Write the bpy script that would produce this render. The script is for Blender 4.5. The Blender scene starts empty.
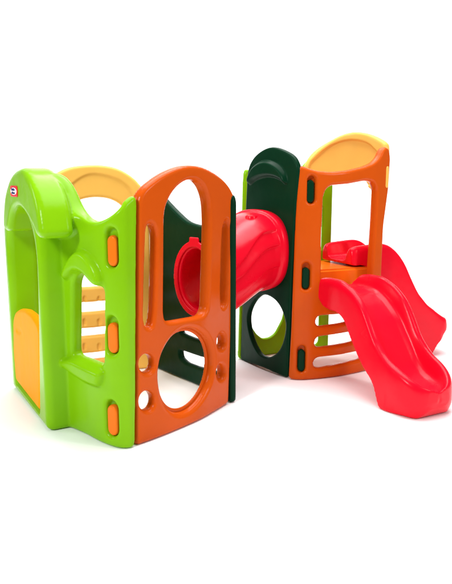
import bpy, bmesh, math, random
import numpy as np

sc = bpy.context.scene
col = sc.collection

# ------------------------------------------------------------------ camera
F, YH, CH = 640.0, 180.0, 1.2            # focal length and horizon in photo pixels, camera height in metres
PITCH = math.atan((292 - YH) / F)
cp, sp = math.cos(PITCH), math.sin(PITCH)
cam = bpy.data.cameras.new("camera")
cam.sensor_fit = 'AUTO'
cam.sensor_width = 36
cam.lens = 36 * F / 584
cam.clip_end = 200
cam.clip_start = 0.05
camo = bpy.data.objects.new("camera", cam)
col.objects.link(camo)
camo.location = (0, 0, CH)
camo.rotation_euler = (math.pi / 2 - PITCH, 0, 0)
sc.camera = camo

# ------------------------------------------------------------------ studio light
W = bpy.data.worlds.new("World")
sc.world = W
W.use_nodes = True
W.node_tree.nodes['Background'].inputs[0].default_value = (1, 0.985, 0.96, 1)
W.node_tree.nodes['Background'].inputs[1].default_value = 0.18


def area(name, loc, target, size, power, colour=(1, 1, 1)):
    l = bpy.data.lights.new(name, 'AREA')
    l.shape = 'RECTANGLE'
    l.size, l.size_y = size
    l.energy = power
    l.color = colour
    o = bpy.data.objects.new(name, l)
    col.objects.link(o)
    o.location = loc
    d = np.array(target, float) - np.array(loc, float)
    from mathutils import Vector
    o.rotation_euler = Vector(d).to_track_quat('-Z', 'Y').to_euler()
    return o


area("softbox_key", (-2.6, -0.6, 3.6), (-0.3, 3.4, 0.6), (0.9, 0.9), 165)
area("softbox_side", (4.2, 1.2, 3.0), (0.6, 3.8, 0.6), (0.6, 1.4), 70)
area("softbox_top", (0.2, 4.2, 5.2), (0.0, 4.0, 0.0), (5.0, 4.0), 430)
area("added_fill_left", (-4.6, 3.2, 2.6), (-0.8, 3.2, 0.2), (1.2, 1.2), 38)  # added fill lamp, lifts the floor shade left of the doorway
area("softbox_backdrop", (0.0, 6.2, 5.5), (0.0, 9.0, 1.5), (7.0, 1.0), 220)

sc.view_settings.view_transform = 'Standard'
sc.view_settings.look = 'None'
sc.view_settings.exposure = 0.0
sc.view_settings.gamma = 1.0
sc.cycles.max_bounces = 10
sc.cycles.diffuse_bounces = 6


# ------------------------------------------------------------------ materials
def plastic(name, c, rough=0.2, spec=0.45, bump=0.06, scale=240, var=0.08, ior=1.22):
    m = bpy.data.materials.new(name)
    m.use_nodes = True
    nt = m.node_tree
    b = nt.nodes['Principled BSDF']
    tc = nt.nodes.new('ShaderNodeTexCoord')
    n1 = nt.nodes.new('ShaderNodeTexNoise')
    n1.inputs['Scale'].default_value = 5.0
    n1.inputs['Detail'].default_value = 5
    nt.links.new(tc.outputs['Object'], n1.inputs['Vector'])
    mx = nt.nodes.new('ShaderNodeMix')
    mx.data_type = 'RGBA'
    mx.inputs['A'].default_value = (*[v * (1 - var) for v in c], 1)
    mx.inputs['B'].default_value = (*[min(1, v * (1 + var)) for v in c], 1)
    nt.links.new(n1.outputs['Fac'], mx.inputs['Factor'])
    nt.links.new(mx.outputs['Result'], b.inputs['Base Color'])
    n2 = nt.nodes.new('ShaderNodeTexNoise')
    n2.inputs['Scale'].default_value = scale
    n2.inputs['Detail'].default_value = 2
    nt.links.new(tc.outputs['Object'], n2.inputs['Vector'])
    n3 = nt.nodes.new('ShaderNodeTexNoise')          # slow waviness of moulded plastic
    n3.inputs['Scale'].default_value = 9
    n3.inputs['Detail'].default_value = 2
    nt.links.new(tc.outputs['Object'], n3.inputs['Vector'])
    b1 = nt.nodes.new('ShaderNodeBump')
    b1.inputs['Strength'].default_value = bump
    b1.inputs['Distance'].default_value = 0.004
    nt.links.new(n2.outputs['Fac'], b1.inputs['Height'])
    b2 = nt.nodes.new('ShaderNodeBump')
    b2.inputs['Strength'].default_value = 0.12
    b2.inputs['Distance'].default_value = 0.02
    nt.links.new(n3.outputs['Fac'], b2.inputs['Height'])
    nt.links.new(b1.outputs['Normal'], b2.inputs['Normal'])
    nt.links.new(b2.outputs['Normal'], b.inputs['Normal'])
    mr = nt.nodes.new('ShaderNodeMapRange')
    mr.inputs['To Min'].default_value = rough - 0.07
    mr.inputs['To Max'].default_value = rough + 0.09
    nt.links.new(n1.outputs['Fac'], mr.inputs['Value'])
    nt.links.new(mr.outputs['Result'], b.inputs['Roughness'])
    b.inputs['Specular IOR Level'].default_value = spec
    b.inputs['IOR'].default_value = ior
    return m


LIME = plastic("lime_plastic", (0.205, 0.475, 0.003))
ORANGE = plastic("orange_plastic", (0.58, 0.080, 0.004))
TABORANGE = plastic("light_orange_plastic", (0.84, 0.165, 0.008))
YELLOW = plastic("yellow_plastic", (0.88, 0.495, 0.10))
DOORYEL = plastic("door_yellow_plastic", (0.95, 0.33, 0.004), rough=0.4, spec=0.05, ior=1.2)
RED = plastic("red_plastic", (0.78, 0.002, 0.018), rough=0.24, spec=0.5, ior=1.27)
GREEN = plastic("dark_green_plastic", (0.002, 0.028, 0.011), rough=0.30, spec=0.3, ior=1.2)
WHITE_INK = plastic("white_print", (0.85, 0.85, 0.86), bump=0)
RED_INK = plastic("red_print", (0.75, 0.01, 0.02), bump=0)
BLUE_INK = plastic("blue_print", (0.015, 0.03, 0.16), bump=0)
STUDIO = plastic("white_studio_paper", (0.955, 0.955, 0.955), rough=0.75, spec=0.15, bump=0.0, var=0.0)


# ------------------------------------------------------------------ pixel -> world (used only to read real positions off the photograph)
def ray(px, py):
    x = (px - 226) / F
    y = -(py - 292) / F
    return np.array([x, cp + y * sp, -sp + y * cp])


def G(px, py, z=0.0):
    d = ray(px, py)
    return (d * ((z - CH) / d[2]))[:2]


def spline(pts, n=12):
    p = np.array(pts, float)
    p = np.vstack([2 * p[0] - p[1], p, 2 * p[-1] - p[-2]])
    out = []
    for i in range(1, len(p) - 2):
        for k in range(n):
            t = k / n
            out.append(0.5 * ((2 * p[i]) + (-p[i - 1] + p[i + 1]) * t + (2 * p[i - 1] - 5 * p[i] + 4 * p[i + 1] - p[i + 2]) * t * t
                              + (-p[i - 1] + 3 * p[i] - 3 * p[i + 1] + p[i + 2]) * t ** 3))
    out.append(p[-2])
    return np.array(out)


class Plan:
    """a vertical surface standing on a plan curve; s runs along the curve, z is height"""

    def __init__(self, pts, toward=(0, 0)):
        p = np.array(pts, float)
        self.raw = p
        c = spline(p) if len(p) > 2 else np.array([p[0] + (p[1] - p[0]) * t for t in np.linspace(0, 1, 9)])
        self.c = c
        d = np.linalg.norm(np.diff(c, axis=0), axis=1)
        self.s = np.concatenate([[0], np.cumsum(d)])
        self.L = self.s[-1]
        mid = c[len(c) // 2]
        t = c[-1] - c[0]
        n = np.array([-t[1], t[0]])
        self.sign = 1 if n @ (np.array(toward) - mid) > 0 else -1

    def at(self, s):
        s = np.asarray(s, float)
        sc_ = np.clip(s, 0, self.L)
        x = np.interp(sc_, self.s, self.c[:, 0])
        y = np.interp(sc_, self.s, self.c[:, 1])
        tan = np.gradient(self.c, self.s, axis=0)
        tan /= np.linalg.norm(tan, axis=1)[:, None]
        tx = np.interp(sc_, self.s, tan[:, 0])
        ty = np.interp(sc_, self.s, tan[:, 1])
        l = np.hypot(tx, ty)
        tx, ty = tx / l, ty / l
        ex = s - sc_
        P = np.stack([x + tx * ex, y + ty * ex], -1)
        N = np.stack([-ty, tx], -1) * self.sign
        return P, N

    def hit(self, px, py):
        d = ray(px, py)
        best = None
        n = len(self.c)
        for i in range(n - 1):
            a, b = self.c[i], self.c[i + 1]
            e = b - a
            den = d[0] * e[1] - d[1] * e[0]
            if abs(den) < 1e-9:
                continue
            k = (a[0] * e[1] - a[1] * e[0]) / den
            u = ((d[0] * k - a[0]) * e[0] + (d[1] * k - a[1]) * e[1]) / (e @ e)
            lo = -1e9 if i == 0 else -1e-6
            hi = 1e9 if i == n - 2 else 1 + 1e-6
            if k > 0 and lo <= u <= hi:
                s = self.s[i] + u * (self.s[i + 1] - self.s[i])
                ex = max(0, -s, s - self.L)
                if best is None or ex < best[0] - 1e-9:
                    best = (ex, s, CH + d[2] * k)
        return best[1], best[2]

    def trace(self, pts):
        out = []
        for p in pts:
            if isinstance(p, list):                     # a smooth run of points
                out += [tuple(q) for q in spline(self.trace(p), 7)]
            else:
                out.append((p[1], p[2]) if len(p) == 3 else self.hit(*p))
        return np.array(out)


def smooth_poly(p, rnd=0.012, ds=0.006):
    p = np.asarray(p, float)
    q = np.vstack([p, p[:1]])
    d = np.concatenate([[0], np.cumsum(np.linalg.norm(np.diff(q, axis=0), axis=1))])
    n = max(24, int(d[-1] / ds))
    t = np.linspace(0, d[-1], n, endpoint=False)
    r = np.stack([np.interp(t, d, q[:, 0]), np.interp(t, d, q[:, 1])], -1)
    step = d[-1] / n
    for _ in range(int((rnd / step) ** 2 * 2)):
        r = 0.5 * r + 0.25 * (np.roll(r, 1, 0) + np.roll(r, -1, 0))
    return r


def closed_spline(p, n=8):
    p = np.asarray(p, float)
    out = []
    N_ = len(p)
    for i in range(N_):
        a, b, c, d = p[i - 1], p[i], p[(i + 1) % N_], p[(i + 2) % N_]
        for k in range(n):
            t = k / n
            out.append(0.5 * (2 * b + (c - a) * t + (2 * a - 5 * b + 4 * c - d) * t * t + (-a + 3 * b - 3 * c + d) * t ** 3))
    return np.array(out)


def sdf(P, poly):
    """signed distance, negative inside"""
    a = poly
    b = np.roll(poly, -1, 0)
    out = np.empty(len(P))
    for i0 in range(0, len(P), 4000):
        p = P[i0:i0 + 4000]
        e = b - a
        w = p[:, None, :] - a[None]
        t = np.clip((w * e).sum(-1) / np.maximum((e * e).sum(-1), 1e-12), 0, 1)
        dd = w - t[..., None] * e
        d2 = (dd * dd).sum(-1).min(1)
        c1 = a[None, :, 1] <= p[:, 1, None]
        c2 = b[None, :, 1] <= p[:, 1, None]
        cr = e[None, :, 0] * w[..., 1] - e[None, :, 1] * w[..., 0]
        up = (c1 & ~c2 & (cr > 0)).sum(1)
        dn = (~c1 & c2 & (cr < 0)).sum(1)
        out[i0:i0 + 4000] = np.where((up - dn) != 0, -1, 1) * np.sqrt(d2)
    return out


def link_mesh(name, verts, faces, mat, parent=None, base=(0, 0, 0), smooth=True, mats=None, mi=None):
    me = bpy.data.meshes.new(name)
    v = np.asarray(verts, float) - np.array(base, float)
    me.from_pydata(v.tolist(), [], faces)
    for m in (mats or [mat]):
        me.materials.append(m)
    if mi is not None:
        me.polygons.foreach_set('material_index', mi)
    if smooth:
        me.polygons.foreach_set('use_smooth', [True] * len(me.polygons))
    me.update()
    o = bpy.data.objects.new(name, me)
    col.objects.link(o)
    if parent is not None:
        o.parent = parent
    return o


def sheet(plan, outer, holes=(), T=0.05, r=0.016, reliefs=(), off=0.0, step=0.0055, both=False, tfun=None):
    """A moulded panel: outline and openings in (s, z), rounded edges, raised or sunk features, bent along the plan curve."""
    allp = outer
    lo = allp.min(0) - step * 1.5
    hi = allp.max(0) + step * 1.5
    nx = int((hi[0] - lo[0]) / step) + 2
    ny = int((hi[1] - lo[1]) / step) + 2
    gx = lo[0] + np.arange(nx) * step
    gy = lo[1] + np.arange(ny) * step
    X, Y = np.meshgrid(gx, gy, indexing='ij')
    P = np.stack([X.ravel(), Y.ravel()], -1)

    def field(P):
        f = sdf(P, outer)
        for h in holes:
            f = np.maximum(f, -sdf(P, h))
        return f

    f = field(P)
    for _ in range(2):                      # snap grid points lying close to the outline onto it
        near = np.abs(f) < 0.42 * step
        if not near.any():
            break
        Q = P[near]
        e = 1e-4
        g = np.stack([field(Q + [e, 0]) - field(Q - [e, 0]), field(Q + [0, e]) - field(Q - [0, e])], -1) / (2 * e)
        gl = np.maximum(np.linalg.norm(g, axis=1), 0.3)
        P[near] = Q - (f[near] / gl ** 2)[:, None] * g
        f[near] = 0.0
        break
    ins = f <= 1e-9
    idx = np.arange(nx * ny).reshape(nx, ny)
    c = np.stack([idx[:-1, :-1], idx[1:, :-1], idx[1:, 1:], idx[:-1, 1:]], -1).reshape(-1, 4)
    cin = ins[c]
    cnt = cin.sum(1)
    faces = [list(map(int, q)) for q in c[cnt == 4]]
    newp = []
    newkey = {}

    def cut(a, b):
        k = (a, b) if a < b else (b, a)
        if k not in newkey:
            t = f[a] / (f[a] - f[b])
            newkey[k] = nx * ny + len(newp)
            newp.append(P[a] + (P[b] - P[a]) * t)
        return newkey[k]

    for q in c[(cnt > 0) & (cnt < 4)]:
        q = [int(v) for v in q]
        poly = []
        for i in range(4):
            a, b = q[i], q[(i + 1) % 4]
            if ins[a]:
                poly.append(a)
            if ins[a] != ins[b]:
                ia, ib = (a, b) if ins[a] else (b, a)
                if f[ia] > -1e-9:
                    if poly and poly[-1] == ia or ia in poly:
                        continue
                    poly.append(ia)
                else:
                    poly.append(cut(a, b))
        pp = []
        for v in poly:
            if v not in pp:
                pp.append(v)
        if len(pp) >= 3:
            faces.append(pp)
    AP = np.vstack([P, np.array(newp)]) if newp else P
    used = sorted({v for fc in faces for v in fc})
    rem = {v: i for i, v in enumerate(used)}
    U = AP[used]
    faces = [[rem[v] for v in fc] for fc in faces]
    ed = {}
    for fc in faces:
        for i in range(len(fc)):
            ed[(fc[i], fc[(i + 1) % len(fc)])] = 1
    bnd = [(a, b) for (a, b) in ed if (b, a) not in ed]
    d = np.maximum(-field(U), 0)
    bset = np.array(sorted({v for e_ in bnd for v in e_}))
    d[bset] = 0
    rr = min(r, T / 2 - 0.001)
    dd = np.minimum(d, rr)
    drop = rr - np.sqrt(np.maximum(rr * rr - (rr - dd) ** 2, 0))
    front = off - drop
    back = off - (T if tfun is None else T * tfun(U[:, 0])) + drop
    for (poly, h, soft) in reliefs:
        g = np.clip(-sdf(U, poly) / soft, 0, 1)
        prof = np.sin(g * math.pi / 2) if h > 0 else g * g * (3 - 2 * g)
        front = front + h * prof
        if both:
            back = back + h * prof
    Pq, N = plan.at(U[:, 0])
    n = len(U)
    vf = np.column_stack([Pq + N * front[:, None], U[:, 1]])
    vb = np.column_stack([Pq + N * back[:, None], U[:, 1]])
    flip = plan.sign > 0
    fs = []
    for fc in faces:
        A = fc if not flip else fc[::-1]
        fs.append(A)
        fs.append([v + n for v in A[::-1]])
    for a, b in bnd:
        q = [b, a, a + n, b + n]
        fs.append(q if not flip else q[::-1])
    return np.vstack([vf, vb]), fs


def panel(name, plan, outer, holes, mat, parent, base, rnd=0.018, hrnd=0.013, **kw):
    o = smooth_poly(outer, rnd)
    o[:, 1] = np.maximum(o[:, 1], 0.001)
    hs = [smooth_poly(h, hrnd) for h in holes]
    rel = [(smooth_poly(closed_spline(p), 0.010), h, s) for p, h, s in kw.pop('reliefs', ())]
    pockets = kw.pop('pockets', ())
    v, f = sheet(plan, o, hs + [smooth_poly(p, 0.004) for p in pockets], reliefs=rel, **kw)
    for p in pockets:                                   # closed bottom of a moulded pocket
        v2, f2 = sheet(plan, inset(np.asarray(p), -0.008), (), T=0.006, r=0.002, off=-0.034, step=0.004)
        f = f + [[i + len(v) for i in fc] for fc in f2]
        v = np.vstack([v, v2])
    return link_mesh(name, v, f, mat, parent, base)


def empty(name, loc, label, cat):
    o = bpy.data.objects.new(name, None)
    o.empty_display_size = 0.1
    o.location = loc
    col.objects.link(o)
    o['label'] = label
    o['category'] = cat
    return o


def tag(o, label, cat):
    o['label'] = label
    o['category'] = cat


def ell(cx, cy, rx, ry, n=40):
    t = np.linspace(0, 2 * math.pi, n, endpoint=False)
    return np.stack([cx + rx * np.cos(t), cy + ry * np.sin(t)], -1)


def rrect(x0, x1, y0, y1):
    return np.array([(x0, y0), (x1, y0), (x1, y1), (x0, y1)], float)


def slot_px(plan, x0, x1, y0, y1):
    """a rounded upright slot given by its extent in the photograph"""
    s0, z0 = plan.hit(x0, (y0 + y1) / 2)
    s1, _ = plan.hit(x1, (y0 + y1) / 2)
    _, za = plan.hit((x0 + x1) / 2, y0)
    _, zb = plan.hit((x0 + x1) / 2, y1)
    s0, s1 = min(s0, s1), max(s0, s1)
    w = s1 - s0
    cx = (s0 + s1) / 2
    pts = []
    hw = w / 2
    k = min(hw, (za - zb) / 2)
    for a in np.linspace(0, math.pi, 12):
        pts.append((cx + hw * math.cos(a), za - k + k * math.sin(a)))
    for a in np.linspace(math.pi, 2 * math.pi, 12):
        pts.append((cx + hw * math.cos(a), zb + k + k * math.sin(a)))
    return np.array(pts)


def inset(p, d):
    c = p.mean(0)
    ext = (p.max(0) - p.min(0)) / 2
    return c + (p - c) * (1 - d / ext)


# ------------------------------------------------------------------ setting: one white paper sweep
ys = [-12.0, 7.0] + [7.0 + 2.0 * math.sin(a) for a in np.linspace(0.1, math.pi / 2, 14)] + [9.0]
zs = [0.0, 0.0] + [2.0 - 2.0 * math.cos(a) for a in np.linspace(0.1, math.pi / 2, 14)] + [7.0]
vv, ff = [], []
for y, z in zip(ys, zs):
    vv += [(-5.5, y, z), (5.5, y, z)]
for i in range(len(ys) - 1):
    ff.append([2 * i, 2 * i + 1, 2 * i + 3, 2 * i + 2])
fl = link_mesh("floor", vv, ff, STUDIO)
fl['kind'] = 'structure'

# ================================================================== LOWER TOWER (left)
C1 = G(137, 446.5)
R1 = G(230, 403.5)
B1 = G(155, 368)
pR, pL = G(46, 430.5), G(13, 388)
L1 = np.array([-1.13, 3.70])
baseA = np.array([*(C1 + R1 + B1 + L1) / 4, 0])
TA = empty("play_tower", baseA, "lower climbing tower with lime doorway wall, yellow half door and orange arch wall", "play tower")

# --- orange arch wall
pa = Plan([G(137, 446.5), G(155, 440), G(175, 432), G(200, 421), G(215, 412.5), G(230, 403.5)])
outer = pa.trace([(137, 447), (138, 330), [(138.6, 199), (142.5, 191.5), (150, 184), (165, 173.5), (180, 167), (192, 165.3), (206, 167.5), (220, 175.5),
                  (230, 186), (236, 198)], (234, 260), (231.5, 340), (229.3, 403.5), (215, 412.5), (200, 421), (175, 432), (155, 440)])
arch = pa.trace([(164.5, 312), (165, 260), [(165.2, 222), (166.2, 210), (170, 199), (176.5, 189), (184.8, 182), (193, 179.5), (200.6, 182.5), (206.5, 191), (209.8, 204),
                 (210.8, 226)], (209.8, 257), (208.8, 290), (208, 309), (205, 315), (199, 317.3), (170, 322.4), (165.5, 320.5)])
sl1 = pa.trace([(149.3, 222.5), (153.5, 224.5), (156.8, 233), (157, 250), (156.2, 280), (155, 310), (153, 326), (149.5, 329), (146, 327), (144.5, 318),
                (145.5, 270), (147, 230)])
sl2 = pa.trace([(226.9, 219), (229.6, 224), (229.4, 250), (228.2, 280), (227.2, 302), (224.5, 309), (221.8, 306), (221.2, 290), (222.2, 250), (223.6, 226)])


def hole_px(plan, cx, cy, rx, ry):
    return plan.trace([(cx + rx * math.cos(a), cy + ry * math.sin(a)) for a in np.linspace(0, 2 * math.pi, 24, endpoint=False)])


big = pa.trace([(160, 378), (162.5, 358), (170, 342), (180, 331.8), (190, 328.6), (200, 331), (208.5, 339), (213, 352), (213.3, 370), (208.5, 388),
                (200, 402), (190, 411), (180, 414), (170.5, 410), (163.5, 398)])
big = closed_spline(big)
holes = [arch, sl1, sl2, big, hole_px(pa, 147.5, 364, 7.8, 9.8), hole_px(pa, 147.6, 401.5, 7.8, 10.3),
         hole_px(pa, 222, 342, 4.3, 8.3), hole_px(pa, 221.4, 372.5, 4.3, 8)]
bc = big.mean(0)
arch_panel = panel("arch_panel", pa, outer, holes, ORANGE, TA, baseA, T=0.062, r=0.02,
                   reliefs=[(bc + (big - bc) * 1.13, -0.006, 0.02)])

# flange inside the crawl hole
fi = bc + (big - bc) * 0.92
panel("crawl_hole_rim", pa, bc + (big - bc) * 1.05, [fi], ORANGE, arch_panel, baseA, T=0.014, r=0.006, off=-0.036)

# --- lime wall with a little window, bent in plan
pw = Plan([G(40, 428.6), G(56, 427.2), G(68, 428.3), G(81.5, 433.5), G(97.5, 442), G(110.7, 447.3), G(121.4, 449.6), G(130, 449.2), G(136.3, 447)])
outer = pw.trace([(136.3, 447), (137, 388), (137.6, 252), (138.2, 199), (136.6, 194), [(134, 194.6), (127, 201), (116.6, 210.5), (106, 217.7), (96, 221.6),
                  (89, 221.4), (81.7, 217.7), (75, 209.5), (70.5, 199.5), (65, 187), (58.5, 177), (52, 172)], (44, 174), (46, 300), (48, 427.5), (56, 427), (66, 427.9), (81.5, 433.5), (97.5, 442), (110.7, 447.6),
                  (121.4, 450.4), (130, 450)])
win = pw.trace([(72.5, 354), (72.5, 310), (72.5, 283), (75, 276), (80, 272.5), (86, 273.5), (91, 279), (96, 286), (101, 287), (103, 290), (103, 325),
                (102.8, 364), (100.5, 366.3), (84, 360), (75, 357)])
wslots = [slot_px(pw, 105.3, 117, 227.6, 267.7), slot_px(pw, 105.4, 117.2, 316.5, 355), slot_px(pw, 105.4, 117, 401, 437)]
hood = pw.trace([(64, 279), (64, 270), (70.4, 257.8), (77.6, 250.2), (85.8, 251), (94, 258.8), (100, 269), (103.6, 280.4), (102.8, 286), (99, 287.5),
                 (95, 285.5), (90, 280), (85.4, 274.5), (79.6, 272), (74.5, 273.4), (69.4, 279.5)])
sill = pw.trace([(63, 358), (73, 357.5), (84, 362), (102.8, 370.5), (105, 376), (103.5, 384), (98.8, 386.5), (81.5, 378.5), (63, 366)])
shoulder = pw.trace([(40, 190), (58, 187), (68, 194), (77, 207), (81, 220), (77, 232), (68, 238), (56, 239), (40, 239)])
lime_wall = panel("door_wall", pw, outer, [win], LIME, TA, baseA, T=0.062, r=0.018, pockets=wslots,
                  tfun=lambda q: 1 - 0.45 * np.clip((q - (pw.L - 0.16)) / 0.1, 0, 1),
                  step=0.005, reliefs=[(hood, 0.032, 0.024), (sill, 0.034, 0.022), (shoulder, 0.045, 0.10)])
for (x0, x1, y0, y1) in ((105.6, 116.6, 235.5, 267), (105.9, 116.8, 323.5, 354), (105.8, 116.4, 406, 436.5)):
    v, f = sheet(pw, slot_px(pw, x0, x1, y0, y1), (), T=0.034, r=0.012, off=-0.006, step=0.003)
    link_mesh("locking_tab", v, f, TABORANGE, lime_wall, baseA)

# --- lime doorway: deep arch with a hood
dirp = (pL - pR) / np.linalg.norm(pL - pR)
pp = Plan([pR - dirp * 0.1, pL + dirp * 0.1])
LP = np.linalg.norm(pL - pR)


def up(u, z):
    return (0, u + 0.1, z)                          # position along the doorway face


def arc_pts(u0, u1, zs_, top, n=22, p=2.2):
    cu, hw = (u0 + u1) / 2, (u1 - u0) / 2
    out = []
    for a in np.linspace(0, math.pi, n):
        ca, sa = math.cos(a), math.sin(a)
        out.append((0, cu + hw * math.copysign(abs(ca) ** (2 / p), ca) + 0.1, zs_ + (top - zs_) * abs(sa) ** (2 / p)))
    return out


outer = pp.trace([up(-0.035, 0)] + arc_pts(-0.035, 0.765, 0.85, 1.20)[::-1] + [up(0.765, 0)])
opening = pp.trace([(38.5, 413), (38.0, 370), (37.4, 325), (36.3, 280)] + arc_pts(0.035, 0.665, 0.80, 1.055)[::-1] + [up(0.665, 0.055)])
door_arch = panel("door_arch", pp, outer, [opening], LIME, None, (0, 0, 0), T=0.17, r=0.035, step=0.0065, rnd=0.02)
ppn = np.array([-dirp[1], dirp[0]]) * pp.sign
ph = Plan([pR - dirp * 0.1 + ppn * 0.03, pL + dirp * 0.1 + ppn * 0.03])
ho = ph.trace([[(2.6, 229), (2.6, 213), (4, 195), (7.5, 180.5), (12, 172), (17, 168.3), (21, 168.2), (26, 174), (32, 188.5), (37, 208), (41, 236)],
               (38.4, 240), (35, 237), [(33.5, 231), (29, 222.5), (24, 213.5), (18.8, 207.8), (14.5, 207), (10.8, 212), (8.6, 223), (7.7, 231)], (5, 232)])
porch = panel("door_hood", ph, ho, [], LIME, None, (0, 0, 0), T=0.15, r=0.03, step=0.0065)

# the doorway, its hood and the side wall are one hollow moulding: fuse and soften the joints
bmx = bmesh.new()
bmx.from_mesh(lime_wall.data)
bmesh.ops.translate(bmx, verts=bmx.verts, vec=tuple(baseA))
bmx.from_mesh(door_arch.data)
bmx.from_mesh(porch.data)
bmesh.ops.translate(bmx, verts=bmx.verts, vec=tuple(-baseA))
bmx.to_mesh(lime_wall.data)
bmx.free()
for o_ in (door_arch, porch):
    bpy.data.objects.remove(o_)
md = lime_wall.modifiers.new("fuse", 'REMESH')
md.mode = 'VOXEL'
md.voxel_size = 0.0055
ms = lime_wall.modifiers.new("soften", 'SMOOTH')
ms.factor = 0.5
ms.iterations = 7
bpy.context.view_layer.update()
fused = bpy.data.meshes.new_from_object(lime_wall.evaluated_get(bpy.context.evaluated_depsgraph_get()))
lime_wall.modifiers.clear()
lime_wall.data = fused
fused.materials.clear()
fused.materials.append(LIME)
fused.polygons.foreach_set('material_index', [0] * len(fused.polygons))
fused.polygons.foreach_set('use_smooth', [True] * len(fused.polygons))

# half door
dr = pp.trace([(39.2, 412), (39.2, 370), (38.6, 332), (36, 323), (30, 314), (24, 309.5), (18, 309), (14, 312), (12.2, 320), (12.6, 350), up(0.672, 0.065)])
half_door = panel("half_door", pp, dr, [], DOORYEL, lime_wall, baseA, T=0.045, r=0.02, off=-0.002, rnd=0.02,
                  reliefs=[(pp.trace([(15.5, 328), (19, 327), (21.5, 332), (20, 336), (16, 334)]), -0.005, 0.02)])

# sticker on the hood: red rounded plate, white oval, two words
lo = ph.trace([(10.6, 185.5), (16.6, 186), (17.6, 190), (17.4, 197.0), (12.0, 196.5), (10.7, 192)])
lc = (lo.max(0) + lo.min(0)) / 2
lw, lh = (lo.max(0) - lo.min(0)) / 2
plate = smooth_poly(rrect(lc[0] - lw, lc[0] + lw, lc[1] - lh, lc[1] + lh), 0.012, 0.004)
v1, f1 = sheet(ph, plate, (), T=0.004, r=0.0015, off=0.0035, step=0.004)
oval = ell(lc[0], lc[1], lw * 0.84, lh * 0.66)
v2, f2 = sheet(ph, oval, (), T=0.004, r=0.0012, off=0.0050, step=0.004)
tv, tf = [], []
for word, dz in (("little", 0.003), ("tikes", -0.013)):
    cu = bpy.data.curves.new("word", 'FONT')
    cu.body = word
    cu.size = 0.017
    cu.align_x = 'CENTER'
    cu.extrude = 0.0008
    cu.offset = 0.0003
    to = bpy.data.objects.new("word", cu)
    col.objects.link(to)
    bpy.context.view_layer.update()
    me = to.evaluated_get(bpy.context.evaluated_depsgraph_get()).to_mesh()
    k0 = len(tv)
    raw = np.array([tuple(v.co) for v in me.vertices])
    raw[:, 0] -= (raw[:, 0].max() + raw[:, 0].min()) / 2
    faces = [list(p.vertices) for p in me.polygons]
    to.to_mesh_clear()
    bpy.data.objects.remove(to)
    wx = (raw[:, 0].max() - raw[:, 0].min()) / (lw * 0.9)
    Pq, N = ph.at(lc[0] - raw[:, 0] / wx)           # seen from outside, s runs right to left
    w = np.column_stack([Pq + N * (0.0060 + raw[:, 2])[:, None], lc[1] + dz + raw[:, 1]])
    tv += w.tolist()
    tf += [[i + k0 for i in fc] for fc in faces]
V = np.vstack([v1, v2, np.array(tv)])
FC = f1 + [[i + len(v1) for i in fc] for fc in f2] + [[i + len(v1) + len(v2) for i in fc] for fc in tf]
MI = [0] * len(f1) + [1] * len(f2) + [2] * len(tf)
stk = link_mesh("sticker", V, FC, None, lime_wall, baseA, smooth=False, mats=[RED_INK, WHITE_INK, BLUE_INK], mi=MI)

# --- dark green wall with the tunnel mouth (inner face traced)
pd = Plan([R1 - (R1 - C1) * 0.002, G(205, 389.6), G(180, 378.6), B1], toward=(-0.6, 3.3))
Ld = pd.L
TUN_S, TUN_Z, TUN_R = 0.31, 0.650, 0.200
SQ = 0.77                                   # the mouth is narrower than it is tall
outer = pd.trace([(0, -0.005, 0.0), (0, -0.005, 1.10), (0, 0.02, 1.135), (0, 0.05, 1.12), [(0, 0.12, 1.03), (210, 225), (200.6, 225.5), (188, 222), (178.7, 214.8),
                  (169, 205), (160, 195)], (0, Ld - 0.02, 1.135), (0, Ld, 1.10), (0, Ld, 0)])
st1 = pd.trace([(179, 322), (195, 325), (215, 334), (0, 0.07, 0.36), (0, 0.07, 0.30), (207, 343), (191.6, 338), (180, 333)])
st2 = pd.trace([(179.0, 350.5), (184, 352), (191.6, 354.7), (208.3, 360), (0, 0.07, 0.225), (0, 0.07, 0.155), (207.8, 370.3), (196.8, 367), (185.2, 362.6), (179.6, 357.5)])
tunnel_wall = panel("tunnel_panel", pd, outer, [ell(TUN_S, TUN_Z, 0.168, TUN_R + 0.006), st1, st2], GREEN, TA, baseA, T=0.042, r=0.017)

# --- yellow ladder wall at the back (inner face traced)
py_ = Plan([L1, (L1 + B1) / 2 + np.array([-0.02, 0.035]), B1 + (B1 - L1) * -0.02], toward=(-0.4, 3.0))
Ly = py_.L
outer = py_.trace([(0, 0.0, 0), (0, 0.0, 1.10), (0, 0.03, 1.15), [(52, 179), (59, 172.5), (72, 167), (92, 165), (108, 166), (120, 169.5), (133, 177.5), (141.5, 186.5)],
                   (0, Ly - 0.01, 1.12), (0, Ly, 1.08), (0, Ly, 0)])
hol = closed_spline(py_.trace([(69, 214), (73, 206), (79, 201), (86, 198.6), (95, 197.3), (106, 198), (115, 201), (122, 206), (127, 213), (125, 222), (112, 229), (95, 231), (80, 227)]))
slots = []
for (ya, yb) in ((271, 286.5), (301.5, 311.5), (327.4, 335.4), (352.4, 359.4)):
    za, zb = py_.hit(92, ya)[1], py_.hit(92, yb)[1]
    slots.append(np.array([(0.12, za), (0.12, zb), (Ly / 2, zb - 0.006), (Ly - 0.13, zb), (Ly - 0.13, za), (Ly / 2, za - 0.006)]))
ring = py_.trace([(64, 212), (66, 190), (78, 177.5), (92, 172.5), (110, 175), (126, 183), (134, 196), (132, 222), (112, 237), (95, 239), (76, 234)])
notches = []
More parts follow.
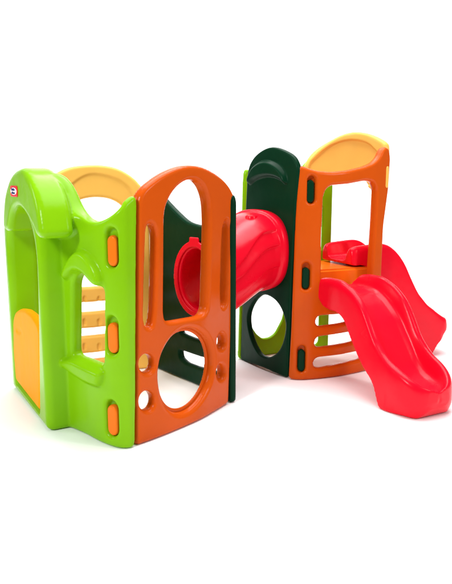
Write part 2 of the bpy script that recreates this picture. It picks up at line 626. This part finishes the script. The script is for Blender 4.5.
for yc in (298, 320.5, 345):
    for xc in (84.5, 99):
        c0 = py_.hit(xc, yc)
        notches.append((rrect(c0[0] - 0.011, c0[0] + 0.011, c0[1] - 0.035, c0[1] + 0.012), -0.010, 0.008))
ladder = panel("ladder_panel", py_, outer, [hol] + slots, YELLOW, TA, baseA, T=0.06, r=0.018, reliefs=[(ring, -0.012, 0.02)] + notches)

# ================================================================== TALLER TOWER (right)
N2 = G(288, 379)
L2 = G(241, 360)
B2 = np.array([0.715, 4.43])
Rr = G(385, 365.5)
baseB = np.array([*(N2 + L2 + B2 + Rr) / 4, 0])
TB = empty("play_tower", baseB, "taller climbing tower with dark green hooded wall and orange wall that holds the slides", "play tower")

# --- dark green wall facing the tunnel
pg = Plan([N2 - (L2 - N2) * 0.02, (N2 + L2) / 2 + np.array([-0.012, -0.008]), L2])
outer = pg.trace([(287, 378.5), (291, 276), (295.5, 200), [(298, 167), (293, 156.5), (283.7, 150.3), (273, 147), (263.8, 149), (254.5, 156), (249, 165),
                  (246.8, 175)], (245, 215), (242.6, 290), (240, 360), (262, 367.5)])
oval_p = pg.trace([(262, 295), (254, 301), (248.5, 312), (247.8, 324), (251.5, 340), (258.5, 353), (265, 357), (270, 357), (278, 351), (283, 340), (285.2, 325),
                   (282, 312), (277, 303), (270, 297)])
TR_S, TR_Z, TR_R = 0.272, 0.775, 0.19
crescent = pg.trace([(249.6, 184.5), (248.8, 178), (253, 168), (258, 163), (263.6, 160.3), (270.7, 160.3), (279.6, 164.8), (285.8, 172.7), (288.2, 181.6),
                     (287, 184.5), (284.5, 184), (281.3, 180.6), (274, 177.6), (265.4, 177.4), (256.5, 180.5), (251.5, 184.6)])
gwall = panel("hooded_panel", pg, outer, [closed_spline(oval_p), ell(TR_S, TR_Z, TR_R, TR_R)], GREEN, TB, baseB, T=0.036, r=0.012, step=0.0042,
              reliefs=[(crescent, 0.03, 0.025)])

# --- orange wall with window, rungs and a curled corner
po = Plan([G(287.3, 378.6), G(291, 380), G(297, 380.6), G(305, 380.6), G(320, 379.4), G(339.5, 377), G(356, 373.8), G(372, 369.8), Rr])
outer = po.trace([(287.3, 378.6), (290, 330), (293, 250), (297, 166.5), (299, 164.6), (302, 165.6), (308.6, 168.3), (319, 171), (332.5, 172), (348.4, 170.4),
                  (364, 167), (374, 163), (380.5, 157), (383.5, 149.5), (386.5, 146.2), (390.3, 148), (391.5, 158), (389.5, 189), (384.5, 226), (382.3, 275), (380.5, 330),
                  (379, 367.2), (372, 369.8), (356, 373.8), (339.5, 377), (320, 379.4), (305, 380.6), (297, 380.6), (291, 380)])
winr = po.trace([(322, 270), (322.4, 237), (324, 197), (327, 189), (332.5, 185.2), (351, 183.7), (367, 180.6), (374, 182), (377.4, 189), (375.5, 225),
                 (372.5, 268), (371.5, 292), (322, 294)])
r1 = po.trace([(316.2, 322), (318, 317), (322, 315.8), (342, 314.5), (356, 311), (0, po.L - 0.14, 0.45), (0, po.L - 0.14, 0.395), (356, 320), (344, 323.5), (320, 327), (317.2, 326)])
r2 = po.trace([(315, 342.5), (317, 338), (321, 336.8), (349.5, 332.6), (358, 330.5), (0, po.L - 0.14, 0.32), (0, po.L - 0.14, 0.26), (358, 341), (351, 343), (320, 348), (316, 347)])
r3 = po.trace([(313.5, 363), (316, 358.8), (320, 357.8), (355, 352.6), (362, 351), (0, po.L - 0.14, 0.185), (0, po.L - 0.14, 0.12), (362, 359.6), (356, 361), (320, 368.6), (315, 367.5)])
oslots = [slot_px(po, 308, 316, 175.7, 203.6), slot_px(po, 302.3, 310.8, 263, 290), slot_px(po, 297.5, 306, 346, 372.6)]
owall = panel("slide_panel", po, outer, [winr, r1, r2, r3], ORANGE, TB, baseB, T=0.055, r=0.02, pockets=oslots)
for (x0, x1, y0, y1) in ((307, 315, 179.7, 203), (302.2, 310.2, 267.8, 289.4), (297.6, 305.6, 350, 372)):
    v, f = sheet(po, slot_px(po, x0, x1, y0, y1), (), T=0.034, r=0.012, off=-0.006, step=0.003)
    link_mesh("locking_tab", v, f, GREEN, owall, baseB)

v, f = sheet(po, slot_px(po, 386.0, 388.6, 166, 188), (), T=0.03, r=0.006, off=0.004, step=0.003)
link_mesh("locking_tab", v, f, YELLOW, owall, baseB)

# --- lime wall at the back left
pl = Plan([L2 + np.array([0.0, 0.012]), (L2 + B2) / 2 + np.array([-0.02, 0.045]), B2 + (B2 - L2) * 0.03], toward=(0.6, 3.9))
Ll = pl.L
outer = pl.trace([(239.3, 359.5), (244.6, 180), (245.4, 170.5), (247.5, 168), (0, 0.08, 1.25), (0, 0.20, 1.13), (0, 0.33, 1.13), (304, 165), (318, 149.6), (0, Ll - 0.005, 1.40), (0, Ll, 1.36), (0, Ll, 0)])
lov = pl.trace([(248, 315), (252, 326), (257, 334), (263, 338.8), (270, 338), (276, 333.7), (283, 320), (286, 305), (280, 292), (265, 288), (252, 298)])
big_open = pl.trace([(298, 358), (298, 300), (0, 0.40, 0.62), (0, Ll - 0.075, 0.62), (0, Ll - 0.075, 0.06)])
lwall = panel("window_panel", pl, outer, [lov, big_open, rrect(0.16, Ll - 0.07, 0.72, 1.02)], LIME, TB, baseB, T=0.034, r=0.012)

# --- yellow wall at the back right
pyb = Plan([np.array([0.525, 4.27]), np.array([0.70, 4.315]), np.array([0.88, 4.255]), Rr + np.array([-0.01, 0.03])], toward=(0.5, 3.9))
Lb = pyb.L
outer = pyb.trace([(369, 366), (372, 250), (371, 190), (366, 187), (362, 178), (340, 178), (306, 178), [(306, 166), (311, 157.5), (318, 150), (330, 141.2), (341.5, 134.8), (353, 131.8), (364.7, 132.9), (376, 137.5), (385.5, 143.5)], (385.5, 149), (383, 187), (377, 226), (372, 290), (370, 364)])
disc = pyb.trace([(308, 182), (309, 165), (314, 158), (330, 145), (348, 139), (364.7, 141), (374, 148), (379, 157), (378, 182), (345, 188)])
ywall = panel("hood_panel", pyb, outer, [], YELLOW, TB, baseB, T=0.055, r=0.018, reliefs=[(disc, -0.022, 0.012)])

# --- platform inside the taller tower
ins_ = [N2 * 0.82 + baseB[:2] * 0.18, Rr * 0.82 + baseB[:2] * 0.18, B2 * 0.92 + baseB[:2] * 0.08, L2 * 0.84 + baseB[:2] * 0.16]
bm = bmesh.new()
vs = [bm.verts.new((*(p - baseB[:2]), 0.50)) for p in ins_]
fc = bm.faces.new(vs)
ext = bmesh.ops.extrude_face_region(bm, geom=[fc])
for e in ext['geom']:
    if isinstance(e, bmesh.types.BMVert):
        e.co.z = 0.655
bmesh.ops.recalc_face_normals(bm, faces=bm.faces)
bmesh.ops.bevel(bm, geom=bm.edges[:], offset=0.014, segments=3, affect='EDGES')
me = bpy.data.meshes.new("platform")
bm.to_mesh(me)
bm.free()
me.materials.append(TABORANGE)
plat = bpy.data.objects.new("platform", me)
col.objects.link(plat)
plat.parent = TB

# ================================================================== red tunnel between the towers
PL, NL = pd.at(TUN_S)
PR, NR = pg.at(TR_S)
cl = np.array([*PL, TUN_Z])
cr = np.array([*PR, TR_Z])
ax = (cr - cl)[:2]
LT = np.linalg.norm(ax)
ax /= LT
ev = np.array([ax[1], -ax[0]])                      # towards the camera side


def tun_radius(th, r, k, amp):
    """boxy round section; thin moulded ribs run along the sides in an S"""
    n = 2.4
    c_, s_ = np.abs(np.cos(th)), np.abs(np.sin(th))
    rad = r * (c_ ** n + s_ ** n) ** (-1 / n)
    deg = np.degrees(th)
    for a0, a1 in ((19, 39), (2, 17), (-30, -14)):
        a = a0 + (a1 - a0) * np.sin(min(1.0, k * 1.25) * math.pi / 2) - 5 * max(0, k - 0.75) * 4
        for sgn in (1, -1):
            aa = a if sgn > 0 else 180 - a
            dlt = (deg - aa + 180) % 360 - 180
            rad = rad - 0.013 * amp * np.exp(-(np.minimum(dlt, 0) / 15.0) ** 2) * (1 / (1 + np.exp(np.clip((dlt - 0.0) / 0.5, -30, 30))))
    return rad


nth = 540
th = np.linspace(0, 2 * math.pi, nth, endpoint=False)
V_, Fc = [], []
# outer skin then inner skin, closed at both ends
seq = []
seq.append((-0.045, 0.190, True))
seq += [(t, 0.195, True) for t in np.linspace(-0.042, 0.022, 6)]
seq += [(0.026, 0.21, False), (0.028, 0.228, False), (0.036, 0.236, False)]
seq += [(t, 0.238, False) for t in np.linspace(0.05, LT - 0.105, 58)]
seq += [(LT - 0.100, 0.240, False), (LT - 0.096, 0.246, False), (LT - 0.088, 0.252, False), (LT - 0.060, 0.252, False), (LT - 0.03, 0.249, False), (LT - 0.012, 0.242, False),
        (LT - 0.004, 0.225, False), (LT - 0.003, 0.19, True), (LT + 0.05, 0.186, True), (LT + 0.052, 0.180, True)]
seq += [(t, 0.172, True) for t in np.linspace(LT + 0.048, -0.04, 50)]
for t, r, plain in seq:
    k = np.clip((t - 0.02) / (LT - 0.08), 0, 1)
    k = k * k * (3 - 2 * k)
    cz = cl[2] + (cr[2] - cl[2]) * k
    c2 = cl[:2] + ax * t
    if plain:
        rad = np.full(nth, r)
    else:
        rad = tun_radius(th, r * 0.99, k, np.clip((LT - 0.095 - t) / 0.05, 0, 1)) if r <= 0.2385 else r * 0.99 * (np.abs(np.cos(th)) ** 2.4 + np.abs(np.sin(th)) ** 2.4) ** (-1 / 2.4)
    if plain and r < 0.175:
        q_ = np.clip((t + 0.02) / 0.25, 0, 1)
        rad = rad * (1 + 0.2 * q_)
        sq_ = SQ + (1 - SQ) * q_
    else:
        sq_ = None
    xx = rad * np.cos(th) * (sq_ if sq_ is not None else SQ + (1 - SQ) * np.clip((t - 0.024) / 0.005, 0, 1))
    zz = rad * np.sin(th)
    for a_, b_ in zip(xx, zz):
        V_.append((c2[0] + ev[0] * a_, c2[1] + ev[1] * a_, cz + b_))
m = len(seq)
for i in range(m):
    j = (i + 1) % m
    for k in range(nth):
        k2 = (k + 1) % nth
        Fc.append([i * nth + k, i * nth + k2, j * nth + k2, j * nth + k])
baseT = np.array([*(cl[:2] + ax * LT / 2), 0])
TT = empty("tunnel", baseT, "red crawl tunnel with ribbed sides bridging the two towers", "tunnel")
body = link_mesh("tunnel_body", V_, Fc, RED, TT, baseT)
bmx = bmesh.new()
bmx.from_mesh(body.data)
bmesh.ops.recalc_face_normals(bmx, faces=bmx.faces)
bmx.to_mesh(body.data)
bmx.free()
# ring inside the lower tower, with a tab on top
pin = Plan([cl[:2] - ax * 0.052 - ev * 0.4, cl[:2] - ax * 0.052 + ev * 0.4], toward=(-0.6, 3.3))
ringo = [(0.4 + 0.222 * SQ * math.cos(a), TUN_Z + 0.214 * math.sin(a)) for a in np.linspace(math.radians(103), math.radians(437), 60)]
ringo += [(0.4 + 0.036, TUN_Z + 0.236), (0.4 - 0.036, TUN_Z + 0.236)]
v, f = sheet(pin, smooth_poly(ringo, 0.006), [ell(0.4, TUN_Z, 0.182 * SQ, 0.182, 60)], T=0.012, r=0.005, off=0.006, step=0.004)
link_mesh("end_ring", v, f, RED, TT, baseT)
# moulded button on the top
kc = cl[:2] + ax * (LT - 0.17) + ev * 0.06
kz = cr[2] + 0.209
V_, Fc = [], []
for i, (rr_, hh) in enumerate(((0.038, -0.02), (0.037, 0.006), (0.034, 0.010), (0.029, 0.009), (0.025, 0.005), (0.008, 0.005))):
    for a in np.linspace(0, 2 * math.pi, 32, endpoint=False):
        V_.append((*(kc + ax * rr_ * math.cos(a) * 1.0 + ev * rr_ * math.sin(a)), kz + hh))
for i in range(5):
    for k in range(32):
        k2 = (k + 1) % 32
        Fc.append([i * 32 + k, i * 32 + k2, (i + 1) * 32 + k2, (i + 1) * 32 + k])
Fc.append([5 * 32 + k for k in range(32)])
link_mesh("moulded_button", V_, Fc, RED, TT, baseT)


# ================================================================== slides
def slide(name, label, M, ang, tz, nose_len, wtab, drift=0.0):
    a = np.array([math.cos(math.radians(ang)), math.sin(math.radians(ang))])
    b = np.array([-a[1], a[0]])
    tz = np.array(tz)
    tt = tz[0, 0] + (tz[-1, 0] - tz[0, 0]) * np.linspace(0, 1, 120) ** 0.9

    def interp(kx):
        # smooth monotone-ish interpolation
        xs, y = tz[:, 0], tz[:, kx]
        cs = spline(np.column_stack([xs, y]), 10)
        v = np.interp(tt, cs[:, 0], cs[:, 1])
        for _ in range(7):
            v[1:-1] = 0.5 * v[1:-1] + 0.25 * (v[:-2] + v[2:])
        return v
    zr, zb, zk = interp(1), interp(2), interp(3)
    w = np.interp(tt, [q[0] for q in wtab], [q[1] for q in wtab])
    for _ in range(8):
        w[1:-1] = 0.5 * w[1:-1] + 0.25 * (w[:-2] + w[2:])
    t1 = tt[-1]
    rings = []
    for i, t in enumerate(tt):
        k = (t - (t1 - nose_len)) / nose_len
        ww = w[i]
        if k > 0:
            ww = max(0.004, w[i] * (max(0, 1 - k ** 2.7)) ** (1 / 2.7))
        e_ = 0.016 * (1 - math.sqrt(max(0, 1 - (1 - min(i / 5.0, 1)) ** 2)))     # rounded start
        zr[i] -= e_
        zk[i] += e_
        ww -= e_ * 0.6
        half = [(-ww - 0.012, zk[i]), (-ww - 0.010, zk[i] * 0.5 + zr[i] * 0.5), (-ww - 0.006, zr[i] - 0.030), (-ww + 0.004, zr[i] - 0.009), (-ww + 0.020, zr[i] - 0.0),
                (-ww + 0.036, zr[i] - 0.006), (-ww + 0.050, zr[i] * 0.6 + zb[i] * 0.4), (-ww + 0.064, zr[i] * 0.18 + zb[i] * 0.82), (-ww + 0.088, zb[i] + 0.003), (-ww * 0.4, zb[i])]
        if k <= 0:
            half.insert(1, (-ww - 0.0115, half[0][1] * 0.75 + half[1][1] * 0.25))
        if k > 0:                                   # the rim runs on round the nose
            half[0] = (half[0][0] + 0.030 * min(1, k * 2), half[0][1])
            half.insert(1, (-ww - 0.008, half[0][1] + 0.30 * (zr[i] - 0.03 - half[0][1])))
            half[2] = (half[2][0], half[0][1] + 0.62 * (zr[i] - 0.03 - half[0][1]))
            ds_ = [o_ + ww for o_, z_ in half]
            zz_ = [z_ for o_, z_ in half]
            half = [(-ww + min(d_, ww), z_ if d_ <= ww else float(np.interp(ww, ds_[4:], zz_[4:]))) for d_, z_ in zip(ds_, zz_)]
        sec = spline(half + [(-o_, z_) for o_, z_ in half[::-1]], 5)
        dr_ = drift * np.clip((t - 0.35) / 0.5, 0, 1) ** 2
        rings.append([(*(M + a * t + b * (o_ + dr_)), max(z_, 0.002)) for o_, z_ in sec])
    n = len(rings[0])
    V_ = [p for r_ in rings for p in r_]
    Fc = []
    for i in range(len(rings) - 1):
        for k in range(n):
            k2 = (k + 1) % n
            Fc.append([i * n + k, i * n + k2, (i + 1) * n + k2, (i + 1) * n + k])
    Fc.append(list(range(n))[::-1])
    Fc.append([(len(rings) - 1) * n + k for k in range(n)])
    base = np.array([*(M + a * (tz[0, 0] + tz[-1, 0]) / 2), 0])
    o = link_mesh(name, V_, Fc, RED, None, base)
    o.location = base
    bmx = bmesh.new()
    bmx.from_mesh(o.data)
    bmesh.ops.recalc_face_normals(bmx, faces=bmx.faces)
    bmx.to_mesh(o.data)
    bmx.free()
    md = o.modifiers.new("fuse", 'REMESH')              # even out the skin of the moulding
    md.mode = 'VOXEL'
    md.voxel_size = 0.005
    ms = o.modifiers.new("soften", 'SMOOTH')
    ms.factor = 0.5
    ms.iterations = 8
    bpy.context.view_layer.update()
    me = bpy.data.meshes.new_from_object(o.evaluated_get(bpy.context.evaluated_depsgraph_get()))
    o.modifiers.clear()
    o.data = me
    me.name = name
    me.materials.clear()
    me.materials.append(RED)
    me.polygons.foreach_set('material_index', [0] * len(me.polygons))
    me.polygons.foreach_set('use_smooth', [True] * len(me.polygons))
    tag(o, label, "slide")
    return o


# t, crest, bed, skirt
slide("slide", "red slide in front, its bed facing us, leaving the orange wall of the taller tower", np.array([0.68, 3.90]), -62,
      [(0.02, 0.600, 0.555, 0.55), (0.05, 0.622, 0.555, 0.53), (0.08, 0.628, 0.555, 0.49), (0.115, 0.634, 0.555, 0.465), (0.165, 0.637, 0.555, 0.455), (0.25, 0.634, 0.545, 0.45), (0.31, 0.615, 0.52, 0.42),
       (0.36, 0.594, 0.49, 0.35), (0.44, 0.534, 0.425, 0.245), (0.50, 0.455, 0.35, 0.185), (0.565, 0.355, 0.265, 0.135), (0.60, 0.322, 0.22, 0.08), (0.625, 0.298, 0.195, 0.01), (0.68, 0.263, 0.155, 0.0),
       (0.74, 0.240, 0.140, 0.0), (0.80, 0.212, 0.135, 0.0), (0.845, 0.188, 0.132, 0.0), (0.868, 0.172, 0.130, 0.022), (0.885, 0.163, 0.132, 0.045), (0.894, 0.150, 0.137, 0.075)],
      0.21, [(0.0, 0.172), (0.5, 0.172), (0.7, 0.170), (0.9, 0.163)], -0.017)
slide("slide", "red slide at the back right, partly hidden behind the front slide", np.array([0.87, 4.235]), 23.6,
      [(-0.16, 0.78, 0.69, 0.66), (-0.06, 0.79, 0.69, 0.66), (0.09, 0.795, 0.69, 0.56), (0.18, 0.752, 0.63, 0.42), (0.255, 0.670, 0.56, 0.30), (0.31, 0.575, 0.47, 0.21), (0.38, 0.463, 0.36, 0.13),
       (0.43, 0.41, 0.31, 0.10), (0.47, 0.368, 0.27, 0.0), (0.52, 0.335, 0.235, 0.02), (0.56, 0.305, 0.21, 0.08), (0.62, 0.268, 0.20, 0.13), (0.66, 0.255, 0.20, 0.16), (0.69, 0.245, 0.20, 0.19)],
      0.10, [(-0.2, 0.17), (0.9, 0.185)])
